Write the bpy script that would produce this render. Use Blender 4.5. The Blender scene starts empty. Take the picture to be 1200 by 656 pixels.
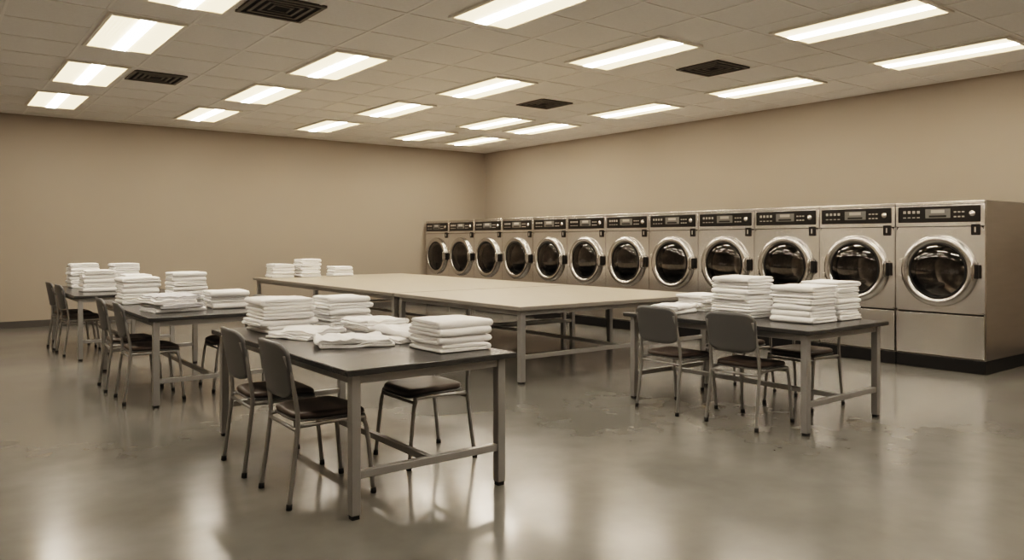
import bpy, bmesh, math, random
from mathutils import Vector, Matrix, noise

# ------------------------------------------------------------------ helpers
def new_mat(name):
    m = bpy.data.materials.new(name); m.use_nodes = True
    nt = m.node_tree
    return m, nt, nt.nodes["Principled BSDF"]

def simple(name, col, rough=0.5, metal=0.0, spec=0.5, bump=0.0, bscale=200, var=0.0, vscale=6, stretch=None, aniso=0.0):
    m, nt, b = new_mat(name)
    b.inputs["Base Color"].default_value = (*col, 1)
    b.inputs["Roughness"].default_value = rough
    b.inputs["Metallic"].default_value = metal
    b.inputs["Specular IOR Level"].default_value = spec
    if aniso > 0:
        b.inputs["Anisotropic"].default_value = aniso
        cx = nt.nodes.new("ShaderNodeCombineXYZ"); cx.inputs[2].default_value = 1.0
        nt.links.new(cx.outputs[0], b.inputs["Tangent"])
    tc = nt.nodes.new("ShaderNodeTexCoord")
    mp = nt.nodes.new("ShaderNodeMapping")
    nt.links.new(tc.outputs["Object"], mp.inputs["Vector"])
    if stretch: mp.inputs["Scale"].default_value = stretch
    n = nt.nodes.new("ShaderNodeTexNoise"); n.inputs["Scale"].default_value = vscale
    n.inputs["Detail"].default_value = 4
    nt.links.new(mp.outputs[0], n.inputs["Vector"])
    r = nt.nodes.new("ShaderNodeMapRange")
    r.inputs["To Min"].default_value = 1 - var; r.inputs["To Max"].default_value = 1 + var
    nt.links.new(n.outputs["Fac"], r.inputs["Value"])
    mx = nt.nodes.new("ShaderNodeVectorMath"); mx.operation = 'SCALE'
    mx.inputs[0].default_value = col
    nt.links.new(r.outputs[0], mx.inputs["Scale"])
    nt.links.new(mx.outputs[0], b.inputs["Base Color"])
    if bump > 0:
        n2 = nt.nodes.new("ShaderNodeTexNoise"); n2.inputs["Scale"].default_value = bscale
        nt.links.new(mp.outputs[0], n2.inputs["Vector"])
        bp = nt.nodes.new("ShaderNodeBump"); bp.inputs["Strength"].default_value = bump
        bp.inputs["Distance"].default_value = 0.01
        nt.links.new(n2.outputs["Fac"], bp.inputs["Height"])
        nt.links.new(bp.outputs[0], b.inputs["Normal"])
    return m

def emis(name, col, s, var=0.0, scale=40):
    m, nt, b = new_mat(name)
    b.inputs["Base Color"].default_value = (*col, 1)
    b.inputs["Emission Color"].default_value = (*col, 1)
    b.inputs["Emission Strength"].default_value = s
    if var > 0:   # prismatic diffuser cells
        tc = nt.nodes.new("ShaderNodeTexCoord"); v = nt.nodes.new("ShaderNodeTexVoronoi")
        v.inputs["Scale"].default_value = scale; v.inputs["Randomness"].default_value = 0.15
        nt.links.new(tc.outputs["Object"], v.inputs["Vector"])
        r = nt.nodes.new("ShaderNodeMapRange"); r.inputs["From Max"].default_value = 0.7
        r.inputs["To Min"].default_value = s*(1+var); r.inputs["To Max"].default_value = s*(1-var)
        nt.links.new(v.outputs["Distance"], r.inputs["Value"]); nt.links.new(r.outputs[0], b.inputs["Emission Strength"])
    return m

M = {}
M['wall'] = simple("wall_paint", (0.328, 0.289, 0.244), 0.75, spec=0.2, var=0.03, vscale=0.6, bump=0.05, bscale=150)
M['base'] = simple("baseboard_vinyl", (0.075, 0.072, 0.068), 0.5)
M['tile'] = simple("ceiling_tile", (0.76, 0.745, 0.72), 0.9, spec=0.1, var=0.06, vscale=40, bump=0.25, bscale=120)
M['tbar'] = simple("ceiling_tbar", (0.80, 0.78, 0.75), 0.5)
M['fixframe'] = simple("fixture_frame", (0.75, 0.72, 0.66), 0.5)
M['lens'] = emis("light_lens", (1.0, 0.76, 0.46), 2.0, var=0.35, scale=28)
M['tube'] = emis("light_tube", (1.0, 0.89, 0.77), 26.0)
M['vent'] = simple("vent_metal", (0.13, 0.125, 0.115), 0.5, metal=0.3)
M['ventdark'] = simple("vent_dark", (0.012, 0.011, 0.010), 0.8)
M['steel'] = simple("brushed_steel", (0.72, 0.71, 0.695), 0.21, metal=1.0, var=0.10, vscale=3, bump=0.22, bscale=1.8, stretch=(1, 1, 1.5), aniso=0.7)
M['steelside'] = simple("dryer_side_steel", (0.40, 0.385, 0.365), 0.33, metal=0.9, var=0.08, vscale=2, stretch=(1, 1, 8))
M['chrome'] = simple("door_ring_steel", (0.55, 0.54, 0.53), 0.20, metal=1.0)
M['black'] = simple("black_plastic", (0.014, 0.014, 0.014), 0.28)
M['rubber_and_gap_shade'] = simple("black_rubber_and_gap_shade", (0.01, 0.01, 0.01), 0.6)
M['drum'] = simple("drum_steel", (0.45, 0.43, 0.40), 0.3, metal=1.0, var=0.3, vscale=25)
M['button'] = simple("button_grey", (0.42, 0.40, 0.36), 0.4)
M['display'] = simple("display_grey", (0.20, 0.20, 0.19), 0.25)
M['legmetal'] = simple("table_leg_metal", (0.32, 0.32, 0.315), 0.4, metal=0.5, var=0.08, vscale=10)
M['chairtube'] = simple("chair_tube_metal", (0.31, 0.31, 0.305), 0.35, metal=0.6)
M['dark_top'] = simple("dark_laminate", (0.045, 0.046, 0.047), 0.26, var=0.2, vscale=30)
M['light_top'] = simple("light_laminate", (0.42, 0.375, 0.31), 0.34, var=0.16, vscale=5, stretch=(6, 0.6, 1))
M['top_edge'] = simple("table_edge_band", (0.20, 0.19, 0.175), 0.45)
M['chairback'] = simple("chair_back_plastic", (0.095, 0.098, 0.10), 0.40, bump=0.08, bscale=300)
M['seat'] = simple("seat_vinyl", (0.060, 0.046, 0.038), 0.42, bump=0.1, bscale=220)
M['towel'] = simple("towel_cotton", (0.91, 0.91, 0.91), 0.95, spec=0.1, bump=0.6, bscale=260, var=0.02)
M['greytowel'] = simple("towel_grey_cotton", (0.62, 0.63, 0.66), 0.95, spec=0.1, bump=0.5, bscale=260, var=0.03)

# glass for the doors
m, nt, b = new_mat("door_glass"); M['glass'] = m
nt.nodes.remove(b)
out = nt.nodes["Material Output"]
tr = nt.nodes.new("ShaderNodeBsdfTransparent"); tr.inputs[0].default_value = (0.58, 0.56, 0.54, 1)
gl = nt.nodes.new("ShaderNodeBsdfGlossy"); gl.inputs["Roughness"].default_value = 0.03
fr = nt.nodes.new("ShaderNodeFresnel"); fr.inputs[0].default_value = 1.9
mx = nt.nodes.new("ShaderNodeMixShader")
nt.links.new(fr.outputs[0], mx.inputs[0]); nt.links.new(tr.outputs[0], mx.inputs[1]); nt.links.new(gl.outputs[0], mx.inputs[2])
nt.links.new(mx.outputs[0], out.inputs[0])

# polished concrete
m, nt, b = new_mat("polished_concrete"); M['floor'] = m
tc = nt.nodes.new("ShaderNodeTexCoord")
n1 = nt.nodes.new("ShaderNodeTexNoise"); n1.inputs["Scale"].default_value = 0.6; n1.inputs["Detail"].default_value = 4; n1.inputs["Roughness"].default_value = 0.5
n2 = nt.nodes.new("ShaderNodeTexNoise"); n2.inputs["Scale"].default_value = 5; n2.inputs["Detail"].default_value = 5
for n in (n1, n2): nt.links.new(tc.outputs["Object"], n.inputs["Vector"])
cr = nt.nodes.new("ShaderNodeValToRGB")
cr.color_ramp.elements[0].position = 0.28; cr.color_ramp.elements[0].color = (0.108, 0.108, 0.101, 1)
cr.color_ramp.elements[1].position = 0.72; cr.color_ramp.elements[1].color = (0.195, 0.193, 0.180, 1)
mixf = nt.nodes.new("ShaderNodeMix"); mixf.inputs[0].default_value = 0.28
nt.links.new(n1.outputs["Fac"], mixf.inputs[2]); nt.links.new(n2.outputs["Fac"], mixf.inputs[3])
nt.links.new(mixf.outputs[0], cr.inputs[0]); nt.links.new(cr.outputs[0], b.inputs["Base Color"])
n3 = nt.nodes.new("ShaderNodeTexNoise"); n3.inputs["Scale"].default_value = 1.1; n3.inputs["Detail"].default_value = 2.0
nt.links.new(tc.outputs["Object"], n3.inputs["Vector"])
mr = nt.nodes.new("ShaderNodeMapRange"); mr.inputs["From Min"].default_value = 0.3; mr.inputs["From Max"].default_value = 0.7
mr.inputs["To Min"].default_value = 0.13; mr.inputs["To Max"].default_value = 0.27
nt.links.new(n3.outputs["Fac"], mr.inputs["Value"]); nt.links.new(mr.outputs[0], b.inputs["Roughness"])
b.inputs["Specular IOR Level"].default_value = 0.7

class B:
    def __init__(s): s.bm = bmesh.new(); s.mats = []
    def mi(s, key):
        if key not in s.mats: s.mats.append(key)
        return s.mats.index(key)
    def box(s, x0, x1, y0, y1, z0, z1, mat, bev=0.0, seg=2):
        i = s.mi(mat)
        r = bmesh.ops.create_cube(s.bm, size=1)
        vs = r['verts']
        bmesh.ops.scale(s.bm, vec=(x1-x0, y1-y0, z1-z0), verts=vs)
        bmesh.ops.translate(s.bm, vec=((x0+x1)/2, (y0+y1)/2, (z0+z1)/2), verts=vs)
        fs = {f for v in vs for f in v.link_faces}
        for f in fs: f.material_index = i
        if bev > 0:
            es = {e for v in vs for e in v.link_edges}
            rr = bmesh.ops.bevel(s.bm, geom=list(es), offset=bev, segments=seg, affect='EDGES', profile=0.5)
            for f in rr['faces']: f.material_index = i; f.smooth = True
    def tube(s, pts, r, mat, n=10, cap=True):
        i = s.mi(mat); pts = [Vector(p) for p in pts]
        rings = []
        prev = None
        for k, p in enumerate(pts):
            t = (pts[min(k+1, len(pts)-1)] - pts[max(k-1, 0)]).normalized()
            if prev is None:
                a = Vector((0, 0, 1)) if abs(t.z) < 0.9 else Vector((1, 0, 0))
                u = t.cross(a).normalized()
            else:
                u = (prev - t*prev.dot(t)).normalized()
            prev = u; w = t.cross(u)
            rings.append([s.bm.verts.new(p + r*(math.cos(2*math.pi*j/n)*u + math.sin(2*math.pi*j/n)*w)) for j in range(n)])
        for a, c in zip(rings, rings[1:]):
            for j in range(n):
                f = s.bm.faces.new((a[j], a[(j+1) % n], c[(j+1) % n], c[j])); f.material_index = i; f.smooth = True
        if cap:
            for rg in (rings[0][::-1], rings[-1]):
                f = s.bm.faces.new(rg); f.material_index = i
    def lathe_x(s, prof, cy, cz, mat, n=64, closeend=False):
        i = s.mi(mat); rings = []
        for (r, x) in prof:
            if r < 1e-5: rings.append([s.bm.verts.new((x, cy, cz))])
            else: rings.append([s.bm.verts.new((x, cy + r*math.cos(2*math.pi*j/n), cz + r*math.sin(2*math.pi*j/n))) for j in range(n)])
        for a, c in zip(rings, rings[1:]):
            for j in range(n):
                if len(c) == 1: f = s.bm.faces.new((a[j], a[(j+1) % n], c[0]))
                elif len(a) == 1: f = s.bm.faces.new((a[0], c[(j+1) % n], c[j]))
                else: f = s.bm.faces.new((a[j], a[(j+1) % n], c[(j+1) % n], c[j]))
                f.material_index = i; f.smooth = True
    def mesh(s, name, recalc=True):
        if recalc: bmesh.ops.recalc_face_normals(s.bm, faces=s.bm.faces)
        me = bpy.data.meshes.new(name); s.bm.to_mesh(me); s.bm.free()
        for k in s.mats: me.materials.append(M[k])
        return me

def obj(name, me, loc=(0, 0, 0), rz=0.0):
    o = bpy.data.objects.new(name, me); o.location = loc; o.rotation_euler = (0, 0, rz)
    bpy.context.scene.collection.objects.link(o); return o

def smooth_path(pts, sub=6):
    P = [Vector(p) for p in pts]; out = []
    for i in range(len(P)-1):
        p0 = P[max(i-1, 0)]; p1 = P[i]; p2 = P[i+1]; p3 = P[min(i+2, len(P)-1)]
        for k in range(sub):
            t = k/sub
            out.append(0.5*((2*p1) + (p2-p0)*t + (2*p0-5*p1+4*p2-p3)*t*t + (-p0+3*p1-3*p2+p3)*t**3))
    out.append(P[-1]); return out

# ------------------------------------------------------------------ room
X0, X1, Y0, Y1, H = -2.2, 10.42, -2.6, 14.66, 3.44
def solid(name, a, mat):
    b = B(); b.box(*a, mat); return obj(name, b.mesh(name))
solid("floor", (X0, X1, Y0, Y1, -0.1, 0), 'floor')
solid("ceiling", (X0, X1, Y0, Y1, H, H+0.1), 'tile')
solid("wall_back", (X0-0.1, X1+0.1, Y1, Y1+0.1, 0, H), 'wall')
solid("wall_front", (X0-0.1, X1+0.1, Y0-0.1, Y0, 0, H), 'wall')
solid("wall_right", (X1, X1+0.1, Y0, Y1, 0, H), 'wall')
solid("wall_left", (X0-0.1, X0, Y0, Y1, 0, H), 'wall')
solid("baseboard_back", (X0, X1, Y1-0.012, Y1, 0, 0.11), 'base')
solid("baseboard_right", (X1-0.012, X1, Y0, Y1-0.012, 0, 0.11), 'base')
solid("baseboard_left", (X0, X0+0.012, Y0, Y1-0.012, 0, 0.11), 'base')
solid("baseboard_front", (X0+0.012, X1-0.012, Y0, Y0+0.012, 0, 0.11), 'base')

TX, TY = 0.72, 0.757
b = B()
x = 1.30 - TX*10
while x < X1:
    if x > X0: b.box(x-0.012, x+0.012, Y0, Y1, H-0.006, H, 'tbar')
    x += TX
y = 3.043 - TY*10
while y < Y1:
    if y > Y0: b.box(X0, X1, y-0.012, y+0.012, H-0.0065, H, 'tbar')
    y += TY
# wall angle
b.box(X0, X1, Y1-0.025, Y1, H-0.008, H, 'tbar'); b.box(X1-0.025, X1, Y0, Y1, H-0.008, H, 'tbar')
obj("trim_ceiling_grid", b.mesh("trim_ceiling_grid"))

# troffer light
b = B()
hw, hl = 0.335, 0.715
z = -0.022
b.box(-hw, hw, -hl, -hl+0.035, z, 0, 'fixframe'); b.box(-hw, hw, hl-0.035, hl, z, 0, 'fixframe')
b.box(-hw, -hw+0.03, -hl+0.035, hl-0.035, z, 0, 'fixframe'); b.box(hw-0.03, hw, -hl+0.035, hl-0.035, z, 0, 'fixframe')
b.box(-hw+0.03, hw-0.03, -hl+0.035, hl-0.035, -0.014, -0.002, 'lens')
b.box(-0.065, 0.065, -hl+0.036, hl-0.036, -0.024, -0.0145, 'tube', 0.004)
fm = b.mesh("ceiling_light_panel")
LIGHTS = [(1.66, 8.34), (1.62, 10.61), (1.56, 12.86), (3.84, 8.38), (3.76, 10.64), (3.66, 12.86), (5.97, 8.40), (5.83, 10.63), (5.72, 12.86),
          (4.13, 5.20), (6.14, 5.90), (6.92, 3.76), (8.89, 6.12), (8.9, 3.81), (8.86, 8.43), (8.9, 10.78), (8.98, 12.96),
          (7.88, 10.8), (7.70, 12.88), (1.82, 6.35),
          # added panels in the unseen part of the room, to even the light
          (1.66, 1.5), (3.82, 1.5), (5.98, 1.5), (8.86, 1.5), (1.66, -0.8), (3.82, -0.8), (5.98, -0.8), (8.86, -0.8), (-0.5, 3.8), (-0.5, 6.1), (-0.5, 8.4), (-0.5, 10.7), (3.82, 3.3)]
for (lx, ly) in LIGHTS: obj("ceiling_light_panel", fm, (lx, ly, H-0.002))

# vent
b = B()
b.box(-0.30, 0.30, -0.30, 0.30, -0.006, 0, 'ventdark')
for k, (r0, r1) in enumerate([(0.30, 0.265), (0.225, 0.195), (0.155, 0.13), (0.09, 0.07)]):
    zz0, zz1 = -0.02+0.002*k, -0.004
    b.box(-r0, r0, -r0, -r1, zz0, zz1, 'vent'); b.box(-r0, r0, r1, r0, zz0, zz1, 'vent')
    b.box(-r0, -r1, -r1, r1, zz0, zz1, 'vent'); b.box(r1, r0, -r1, r1, zz0, zz1, 'vent')
vm = b.mesh("ceiling_air_vent")
for (vx, vy) in [(2.50, 6.60), (2.32, 10.33), (7.42, 5.80), (7.35, 8.82)]:
    obj("ceiling_air_vent", vm, (vx, vy, H-0.001))

# ------------------------------------------------------------------ dryers
W, HD, D = 0.934, 1.825, 1.30
b = B()
cy, cz = W/2, 1.076
g = 0.004
# carcass
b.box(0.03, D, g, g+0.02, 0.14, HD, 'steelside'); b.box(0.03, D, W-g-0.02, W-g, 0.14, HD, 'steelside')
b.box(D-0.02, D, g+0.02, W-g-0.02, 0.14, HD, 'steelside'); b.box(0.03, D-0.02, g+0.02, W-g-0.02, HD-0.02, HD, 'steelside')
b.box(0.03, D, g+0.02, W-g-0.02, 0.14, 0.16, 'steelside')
# kick plinth
b.box(0.012, D-0.02, g, W-g, 0, 0.138, 'black', 0.004)
# top rim, control fascia
b.box(-0.004, 0.03, g, W-g, 1.79, HD, 'steel', 0.006)
b.box(0.0, 0.03, g, W-g, 1.555, 1.788, 'steel', 0.005)
b.box(-0.010, 0.004, 0.045, W-0.035, 1.60, 1.775, 'black', 0.006)
b.box(-0.014, -0.008, 0.34, 0.60, 1.645, 1.745, 'display', 0.003)
b.box(-0.0155, -0.012, 0.40, 0.54, 1.70, 1.735, 'button')
b.box(-0.0155, -0.012, 0.38, 0.56, 1.655, 1.675, 'black')
for k in range(4):
    b.box(-0.014, -0.008, 0.66+0.05*k, 0.69+0.05*k, 1.70, 1.73, 'button', 0.002)
    b.box(-0.014, -0.008, 0.66+0.05*k, 0.69+0.05*k, 1.65, 1.66, 'button')
for k in range(3):
    b.box(-0.014, -0.008, 0.20+0.04*k, 0.225+0.04*k, 1.65, 1.665, 'button')
    b.box(-0.014, -0.008, 0.20+0.04*k, 0.225+0.04*k, 1.70, 1.715, 'button')
b.lathe_x([(0.032, -0.008), (0.032, -0.016), (0.028, -0.03), (0.0, -0.03)], 0.12, 1.688, 'steel', n=20)
# coin box
b.box(-0.016, 0.0, 0.05, 0.135, 1.46, 1.575, 'black', 0.005)
b.box(-0.020, -0.014, 0.085, 0.10, 1.49, 1.545, 'button')
# door panel with round opening
z0, z1 = 0.625, 1.55
i = b.mi('steel'); n = 64
inner, outer, inner2 = [], [], []
for j in range(n):
    a = 2*math.pi*(j+0.5)/n; ca, sa = math.cos(a), math.sin(a)
    ty = (W/2-g)/abs(ca); tz = ((z1-cz) if sa > 0 else (cz-z0))/abs(sa); t = min(ty, tz)
    outer.append(b.bm.verts.new((0, cy+t*ca, cz+t*sa)))
    inner.append(b.bm.verts.new((0, cy+0.33*ca, cz+0.33*sa)))
for j in range(n):
    f = b.bm.faces.new((outer[j], outer[(j+1) % n], inner[(j+1) % n], inner[j])); f.material_index = i
for (ya, yb) in ((g, g+0.012), (W-g-0.012, W-g)):
    b.box(0.001, 0.03, ya, yb, z0, z1, 'steel')
b.box(0.001, 0.03, g, W-g, z0, z0+0.012, 'steel')
# black sheets behind the seams, painted-in shade of the gaps
b.box(0.02, 0.028, g+0.02, W-g-0.02, 0.15, 0.64, 'rubber_and_gap_shade')
b.box(0.02, 0.028, g+0.02, W-g-0.02, 1.54, 1.57, 'rubber_and_gap_shade')
# lower panel
b.box(-0.002, 0.019, g+0.006, W-g-0.006, 0.155, 0.605, 'steel', 0.006)
b.box(-0.006, 0.0, g+0.006, W-g-0.006, 0.588, 0.606, 'steel', 0.002)
# porthole door
b.lathe_x([(0.388, 0.0), (0.388, -0.028), (0.380, -0.042), (0.362, -0.052), (0.335, -0.056), (0.312, -0.050), (0.300, -0.036)], cy, cz, 'chrome')
b.lathe_x([(0.300, -0.036), (0.296, -0.044), (0.284, -0.044), (0.278, -0.034), (0.27, 0.02), (0.275, 0.07), (0.31, 0.075)], cy, cz, 'rubber_and_gap_shade')
b.lathe_x([(0.281, -0.036), (0.24, -0.052), (0.18, -0.064), (0.10, -0.072), (0.0, -0.075)], cy, cz, 'glass')
b.lathe_x([(0.275, 0.07), (0.31, 0.08), (0.315, 0.12), (0.315, 0.60), (0.30, 0.62), (0.12, 0.60), (0.10, 0.57), (0.0, 0.565)], cy, cz, 'drum')
for k in range(3):
    a = math.radians(80 + 120*k)
    c = (cy+0.285*math.cos(a), cz+0.285*math.sin(a))
    b.tube([(0.12, *c), (0.58, *c)], 0.035, 'drum', n=8)
# hinge (left as seen) and handle (right as seen)
b.box(-0.04, 0.0, W-0.095, W-0.062, cz-0.12, cz-0.06, 'steel', 0.004)
b.box(-0.04, 0.0, W-0.095, W-0.062, cz+0.06, cz+0.12, 'steel', 0.004)
b.box(-0.05, 0.0, 0.052, 0.085, cz-0.075, cz+0.075, 'black', 0.006)
b.tube(smooth_path([(-0.045, 0.10, cz-0.09), (-0.085, 0.10, cz-0.07), (-0.085, 0.10, cz+0.07), (-0.045, 0.10, cz+0.09)], 4), 0.009, 'chrome', n=8)
dm = b.mesh("commercial_dryer", recalc=True)
for k in range(12):
    obj("commercial_dryer", dm, (8.78, 3.384 + W*k, 0))

# ------------------------------------------------------------------ tables
def table(name, x0, x1, y0, y1, ht=0.76, top='dark_top', edge='dark_top', leg=0.052, strz=0.22, th=0.03, inset=0.045, extra=(), longstr=True, ends=None):
    b = B()
    b.box(x0, x1, y0, y1, ht-th, ht, edge, 0.004)
    b.box(x0+0.004, x1-0.004, y0+0.004, y1-0.004, ht-0.004, ht+0.001, top)
    a0, a1, c0, c1 = x0+inset, x1-inset, y0+inset, y1-inset
    for xa in (a0, a1-leg):
        for ya in (c0, c1-leg):
            b.box(xa, xa+leg, ya, ya+leg, 0.02, ht-th, 'legmetal', 0.005)
            b.box(xa+0.006, xa+leg-0.006, ya+0.006, ya+leg-0.006, 0, 0.022, 'rubber_and_gap_shade')
    for (ex, ey) in extra:
        b.box(ex-leg/2, ex+leg/2, ey-leg/2, ey+leg/2, 0.0, ht-th, 'legmetal', 0.005)
    ap = 0.05
    for ya in (c0+0.008, c1-leg+0.008):
        b.box(a0+leg, a1-leg, ya, ya+leg-0.016, ht-th-ap, ht-th, 'legmetal', 0.003)
        b.box(a0+leg, a1-leg, ya, ya+leg-0.016, strz-0.02, strz+0.02, 'legmetal', 0.003)
    for xa in (a0+0.008, a1-leg+0.008):
        b.box(xa, xa+leg-0.016, c0+leg, c1-leg, ht-th-ap, ht-th, 'legmetal', 0.003)
    if longstr:
        xm = (a0+a1)/2
        b.box(xm-0.018, xm+0.018, c0+leg-0.008, c1-leg+0.008, strz-0.018, strz+0.018, 'legmetal', 0.003)
    return obj(name, b.mesh(name))

T1 = (1.66, 2.71, 3.50, 5.74); T2 = (1.49, 2.56, 6.88, 9.30); T3 = (1.40, 2.55, 10.13, 12.5); T4 = (4.97, 6.10, 3.05, 4.87)
table("folding_table", *T1); table("folding_table", *T2); table("folding_table", *T3); table("folding_table", *T4)
table("large_work_table", 4.58, 7.50, 5.86, 8.36, top='light_top', edge='top_edge', th=0.04, strz=0.26, leg=0.06, extra=[(7.40, 7.50)])
table("large_work_table", 4.58, 7.50, 8.40, 13.40, top='light_top', edge='top_edge', th=0.04, strz=0.26, leg=0.06, extra=[(4.66, 10.9), (7.40, 10.9)])

# ------------------------------------------------------------------ chair (faces +x)
b = B()
hy = 0.215
for s in (-1, 1):
    y = s*hy
    b.tube(smooth_path([(-0.245, y*1.04, 0.012), (-0.215, y, 0.25), (-0.195, y, 0.43), (-0.205, y*0.98, 0.56), (-0.235, y*0.95, 0.72), (-0.258, y*0.93, 0.80)], 5), 0.0125, 'chairtube')
    b.tube(smooth_path([(0.235, y*1.03, 0.012), (0.205, y, 0.30), (0.185, y*0.98, 0.405), (0.15, y*0.96, 0.428), (-0.195, y*0.97, 0.424)], 5), 0.0125, 'chairtube')
    b.tube([(-0.246, y*1.04, 0.0), (-0.244, y*1.04, 0.03)], 0.016, 'rubber_and_gap_shade')
    b.tube([(0.236, y*1.03, 0.0), (0.234, y*1.03, 0.03)], 0.016, 'rubber_and_gap_shade')
b.tube([(0.19, -hy*0.98, 0.40), (0.19, hy*0.98, 0.40)], 0.010, 'chairtube', n=8)
b.tube([(-0.196, -hy, 0.40), (-0.196, hy, 0.40)], 0.010, 'chairtube', n=8)
# seat pad: rounded superellipse, slightly dished
def pad(b, zc, hx, hyy, th, mat, ox=0.0, seed=0):
    i = b.mi(mat); N = 40; layers = [(0.90, -th/2), (0.98, -th/3), (1.0, 0), (0.985, th/3), (0.93, th/2), (0.75, th*0.50), (0.4, th*0.36), (0.001, th*0.32)]
    rings = []
    for (s, dz) in [(0.001, -th/2)] + layers:
        ring = []
        for k in range(N):
            a = 2*math.pi*k/N; e = 0.42
            cx = math.copysign(abs(math.cos(a))**e, math.cos(a))*hx*s
            cyy = math.copysign(abs(math.sin(a))**e, math.sin(a))*hyy*s*(1.0+0.05*cx/hx)
            zz = zc+dz - (0.018*max(0, cx/hx-0.6)/0.4)
            ring.append(b.bm.verts.new((cx+ox, cyy, zz)))
        rings.append(ring)
    for r1, r2 in zip(rings, rings[1:]):
        for k in range(N):
            f = b.bm.faces.new((r1[k], r1[(k+1) % N], r2[(k+1) % N], r2[k])); f.material_index = i; f.smooth = True
    for rg in (rings[0], rings[-1]):
        f = b.bm.faces.new(rg); f.material_index = i
pad(b, 0.445, 0.215, 0.212, 0.014, 'chairback', 0.01)
pad(b, 0.466, 0.210, 0.207, 0.036, 'seat', 0.01)
# curved backrest
i = b.mi('chairback'); NU, NV = 20, 12
front, back = [], []
for v in range(NV+1):
    t = v/NV; fr, bk = [], []
    for u in range(NU+1):
        s = -1 + 2*u/NU
        hw = 0.222
        # rounded corners
        top = 0.865 - 0.055*abs(s)**6; bot = 0.565 + 0.05*abs(s)**6
        zz = bot + (top-bot)*t
        yy = s*hw*(1-0.05*(1-t))
        xx = -0.215 - 0.17*(zz-0.56) - 0.030*(1-s*s) + 0.006
        fr.append(b.bm.verts.new((xx+0.011, yy, zz))); bk.append(b.bm.verts.new((xx-0.009, yy, zz)))
    front.append(fr); back.append(bk)
def q(*v):
    f = b.bm.faces.new(v); f.material_index = i; f.smooth = True
for v in range(NV):
    for u in range(NU):
        q(front[v][u], front[v][u+1], front[v+1][u+1], front[v+1][u])
        q(back[v][u], back[v+1][u], back[v+1][u+1], back[v][u+1])
for u in range(NU):
    q(front[0][u], back[0][u], back[0][u+1], front[0][u+1]); q(front[NV][u], front[NV][u+1], back[NV][u+1], back[NV][u])
for v in range(NV):
    q(front[v][0], front[v+1][0], back[v+1][0], back[v][0]); q(front[v][NU], back[v][NU], back[v+1][NU], front[v+1][NU])
cm = b.mesh("stacking_chair")
random.seed(4)
for (x, y, f) in [(1.77, 4.11, 0), (1.77, 4.80, 0), (2.60, 4.34, 1),
                  (1.62, 7.42, 0), (1.60, 8.12, 0), (2.38, 7.55, 1), (1.60, 10.9, 0), (1.58, 11.6, 0),
                  (5.09, 3.63, 0), (5.04, 4.31, 0), (6.00, 3.74, 1), (6.02, 4.42, 1)]:
    obj("stacking_chair", cm, (x, y, 0), (math.pi if f else 0) + math.radians(random.uniform(-3, 3)))

# ------------------------------------------------------------------ towels
def loft(b, P, bb, h, tf, mat, NS=14, vshift=0.0, zc=0.0, zr=0.01):
    """loft a closed (x,z) profile along v with rounded ends; tf maps (u,v,z)->world"""
    i = b.mi(mat); rings = []
    for s in range(NS+1):
        vv = -math.cos(math.pi*s/NS)*bb
        e = min(s, NS-s)
        zs = (0.45, 0.86, 1.0)[min(e, 2)]
        ring = [b.bm.verts.new(tf(px*(0.985 if e == 0 else 1.0), vv+vshift, zc+(pz-zc)*zs)) for (px, pz) in P]
        rings.append(ring)
    n = len(P)
    for r1, r2 in zip(rings, rings[1:]):
        for k in range(n):
            f = b.bm.faces.new((r1[k], r1[(k+1) % n], r2[(k+1) % n], r2[k])); f.material_index = i; f.smooth = True
    for rg in (rings[0], rings[-1]):
        f = b.bm.faces.new(rg); f.material_index = i

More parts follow.
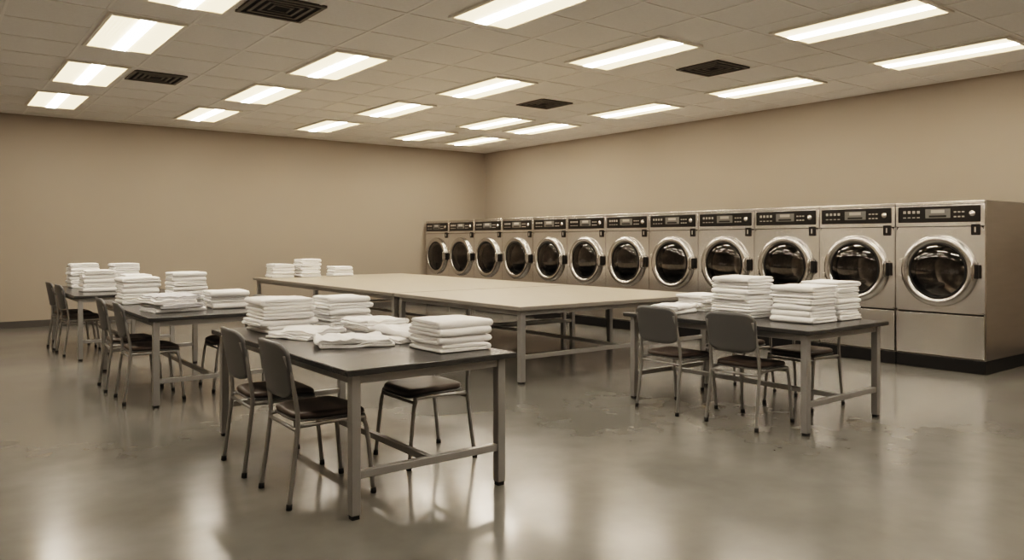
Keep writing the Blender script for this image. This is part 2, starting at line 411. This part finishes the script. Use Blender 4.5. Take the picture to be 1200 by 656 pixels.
def towel(b, cx, cy, z, wx, wy, h, rot=0.0, seed=0, axis=0, layers=2, amp=0.004, mat='towel', drape=0.0):
    """folded towel: stacked plies joined by a rounded fold along one edge"""
    rnd = random.Random(seed)
    if axis >= 1: wx, wy = wy, wx
    a, bb = wx/2, wy/2
    t = h/layers; R = h/2
    an = rot + (math.pi/2)*axis
    ca = math.cos(an); sa = math.sin(an)
    so = Vector((seed*3.7 % 50, seed*1.3 % 50, 0))
    hi = drape > 0
    def tf(u, v, pz):
        p = Vector((u, v, pz))
        k = 0.25 + 0.75*pz/h
        puff = (1-min(1, abs(u/a))**4)*(1-min(1, abs(v/bb))**4)
        p.z += 0.10*h*puff*k*0.8
        nz = noise.noise_vector(Vector((u*6, v*6, pz*12))+so)
        n2 = noise.noise_vector(Vector((u*19, v*19, pz*30))+so)
        p += Vector(((nz.x*1.8+n2.x*0.5)*amp, (nz.y*1.8+n2.y*0.5)*amp, (nz.z*1.1+n2.z*0.45)*amp*k))
        if drape:
            r = noise.noise(Vector((u*7+v*4, v*3-u*2, 0))+so)
            p.z += drape*(abs(r)*1.6-0.2 + 0.5*noise.noise(Vector((u*22, v*9, 3))+so))*k
        p.z = max(p.z, 0.0006)
        return Vector((cx+p.x*ca-p.y*sa, cy+p.x*sa+p.y*ca, z+p.z))
    NI = 18 if hi else 7; NS = 30 if hi else 14
    for L in range(layers):
        zc = t*(L+0.5); rr = t*0.5
        off = rnd.uniform(0, 0.014) if L else 0.0
        left, right = -a+R*0.8, a-off
        P = []
        for k in range(NI+1): P.append((left+rr + (right-left-2*rr)*k/NI, zc-rr))
        for ang in (-60, -30, 0, 30, 60): P.append((right-rr+rr*math.cos(math.radians(ang)), zc+rr*math.sin(math.radians(ang))))
        for k in range(NI+1): P.append((right-rr - (right-left-2*rr)*k/NI, zc+rr))
        for ang in (120, 150, 180, 210, 240): P.append((left+rr+rr*math.cos(math.radians(ang)), zc+rr*math.sin(math.radians(ang))))
        loft(b, P, bb*rnd.uniform(0.965, 1.0), h, tf, mat, NS, rnd.uniform(-0.004, 0.004), zc)
    if layers > 1:
        P = [(-a+R*1.5, 0.0004)]
        P.append((-a+R*1.5, h*0.999))
        for ang in (95, 115, 135, 155, 180, 205, 225, 245, 265): P.append((-a+R+R*1.0*math.cos(math.radians(ang)), R+R*0.995*math.sin(math.radians(ang))))
        loft(b, P, bb*1.0, h, tf, mat, NS, 0.0, R)

sd = [0]
def stack(x, y, wx, wy, h, n, z=0.7615, rot=0.0, jit=0.008, mats=None, axis=None, layers=2, amp=0.005, drape=0.0):
    b = B(); hz = h/n; zz = 0.0
    for k in range(n):
        sd[0] += 1; r = random.Random(sd[0]*17)
        towel(b, r.uniform(-jit, jit), r.uniform(-jit, jit), zz, wx*r.uniform(0.93, 1.02), wy*r.uniform(0.93, 1.02), hz*0.95,
              rot+r.uniform(-0.045, 0.045), sd[0], axis=(r.choice((0, 1, 1, 0, 2)) if axis is None else axis), layers=layers, amp=amp,
              mat=(mats[k] if mats else 'towel'), drape=drape)
        zz += hz
    me = b.mesh("folded_towel_stack")
    o = obj("folded_towel_stack", me, (x, y, z)); return o

# front table
stack(2.04, 5.40, 0.42, 0.36, 0.235, 5)
stack(2.52, 5.43, 0.34, 0.36, 0.225, 5)
stack(2.50, 3.88, 0.38, 0.36, 0.18, 4, rot=0.04)
stack(2.03, 4.90, 0.36, 0.30, 0.050, 2, rot=0.35, jit=0.03, amp=0.010, drape=0.018)
stack(2.10, 4.38, 0.46, 0.34, 0.050, 2, rot=-0.30, jit=0.035, amp=0.012, drape=0.024)
stack(2.51, 4.82, 0.36, 0.34, 0.10, 3, rot=0.12, jit=0.02, amp=0.008, drape=0.012)
stack(2.51, 4.38, 0.30, 0.42, 0.07, 2, rot=0.2, jit=0.02, amp=0.010, drape=0.020)
# second table
stack(1.76, 8.62, 0.36, 0.36, 0.27, 5)
stack(2.30, 8.90, 0.36, 0.36, 0.30, 6)
stack(1.80, 7.50, 0.46, 0.40, 0.15, 4, rot=0.15, jit=0.03, mats=['towel', 'greytowel', 'towel', 'greytowel'], amp=0.009, drape=0.015)
stack(2.33, 7.55, 0.36, 0.36, 0.17, 3, rot=-0.1, jit=0.02)
# third table
stack(1.76, 12.0, 0.36, 0.36, 0.33, 6)
stack(1.78, 10.98, 0.40, 0.36, 0.27, 5)
stack(2.30, 12.1, 0.36, 0.36, 0.32, 6)
stack(2.25, 11.1, 0.34, 0.36, 0.20, 4)
# long work table
stack(4.95, 13.1, 0.40, 0.36, 0.24, 4)
stack(5.42, 13.05, 0.40, 0.36, 0.32, 5)
stack(6.02, 13.0, 0.40, 0.34, 0.18, 3)
# right table
stack(5.54, 4.02, 0.40, 0.36, 0.34, 7)
stack(5.56, 3.46, 0.38, 0.36, 0.29, 6)
stack(5.94, 3.46, 0.33, 0.36, 0.31, 7)
stack(5.32, 4.58, 0.36, 0.30, 0.07, 2, rot=0.2, jit=0.02, amp=0.008, drape=0.015)
stack(5.75, 4.62, 0.36, 0.34, 0.15, 4, rot=-0.08, jit=0.02)

# ------------------------------------------------------------------ world & camera
w = bpy.data.worlds.new("World"); bpy.context.scene.world = w; w.use_nodes = True
w.node_tree.nodes["Background"].inputs[0].default_value = (0.9, 0.8, 0.65, 1)
w.node_tree.nodes["Background"].inputs[1].default_value = 0.3

cam = bpy.data.cameras.new("camera"); co = bpy.data.objects.new("camera", cam)
bpy.context.scene.collection.objects.link(co)
co.location = (0, 0, 1.4); co.rotation_euler = (math.radians(90), 0, -math.atan2(0.6076, 0.7944))
cam.sensor_width = 36; cam.lens = 36*905/1200; cam.shift_y = -46/1200; cam.clip_start = 0.05
bpy.context.scene.camera = co
try:
    vs = bpy.context.scene.view_settings
    vs.view_transform = 'Filmic'
    vs.look = 'High Contrast'
    vs.exposure = 0.6
except Exception as e: print(e)
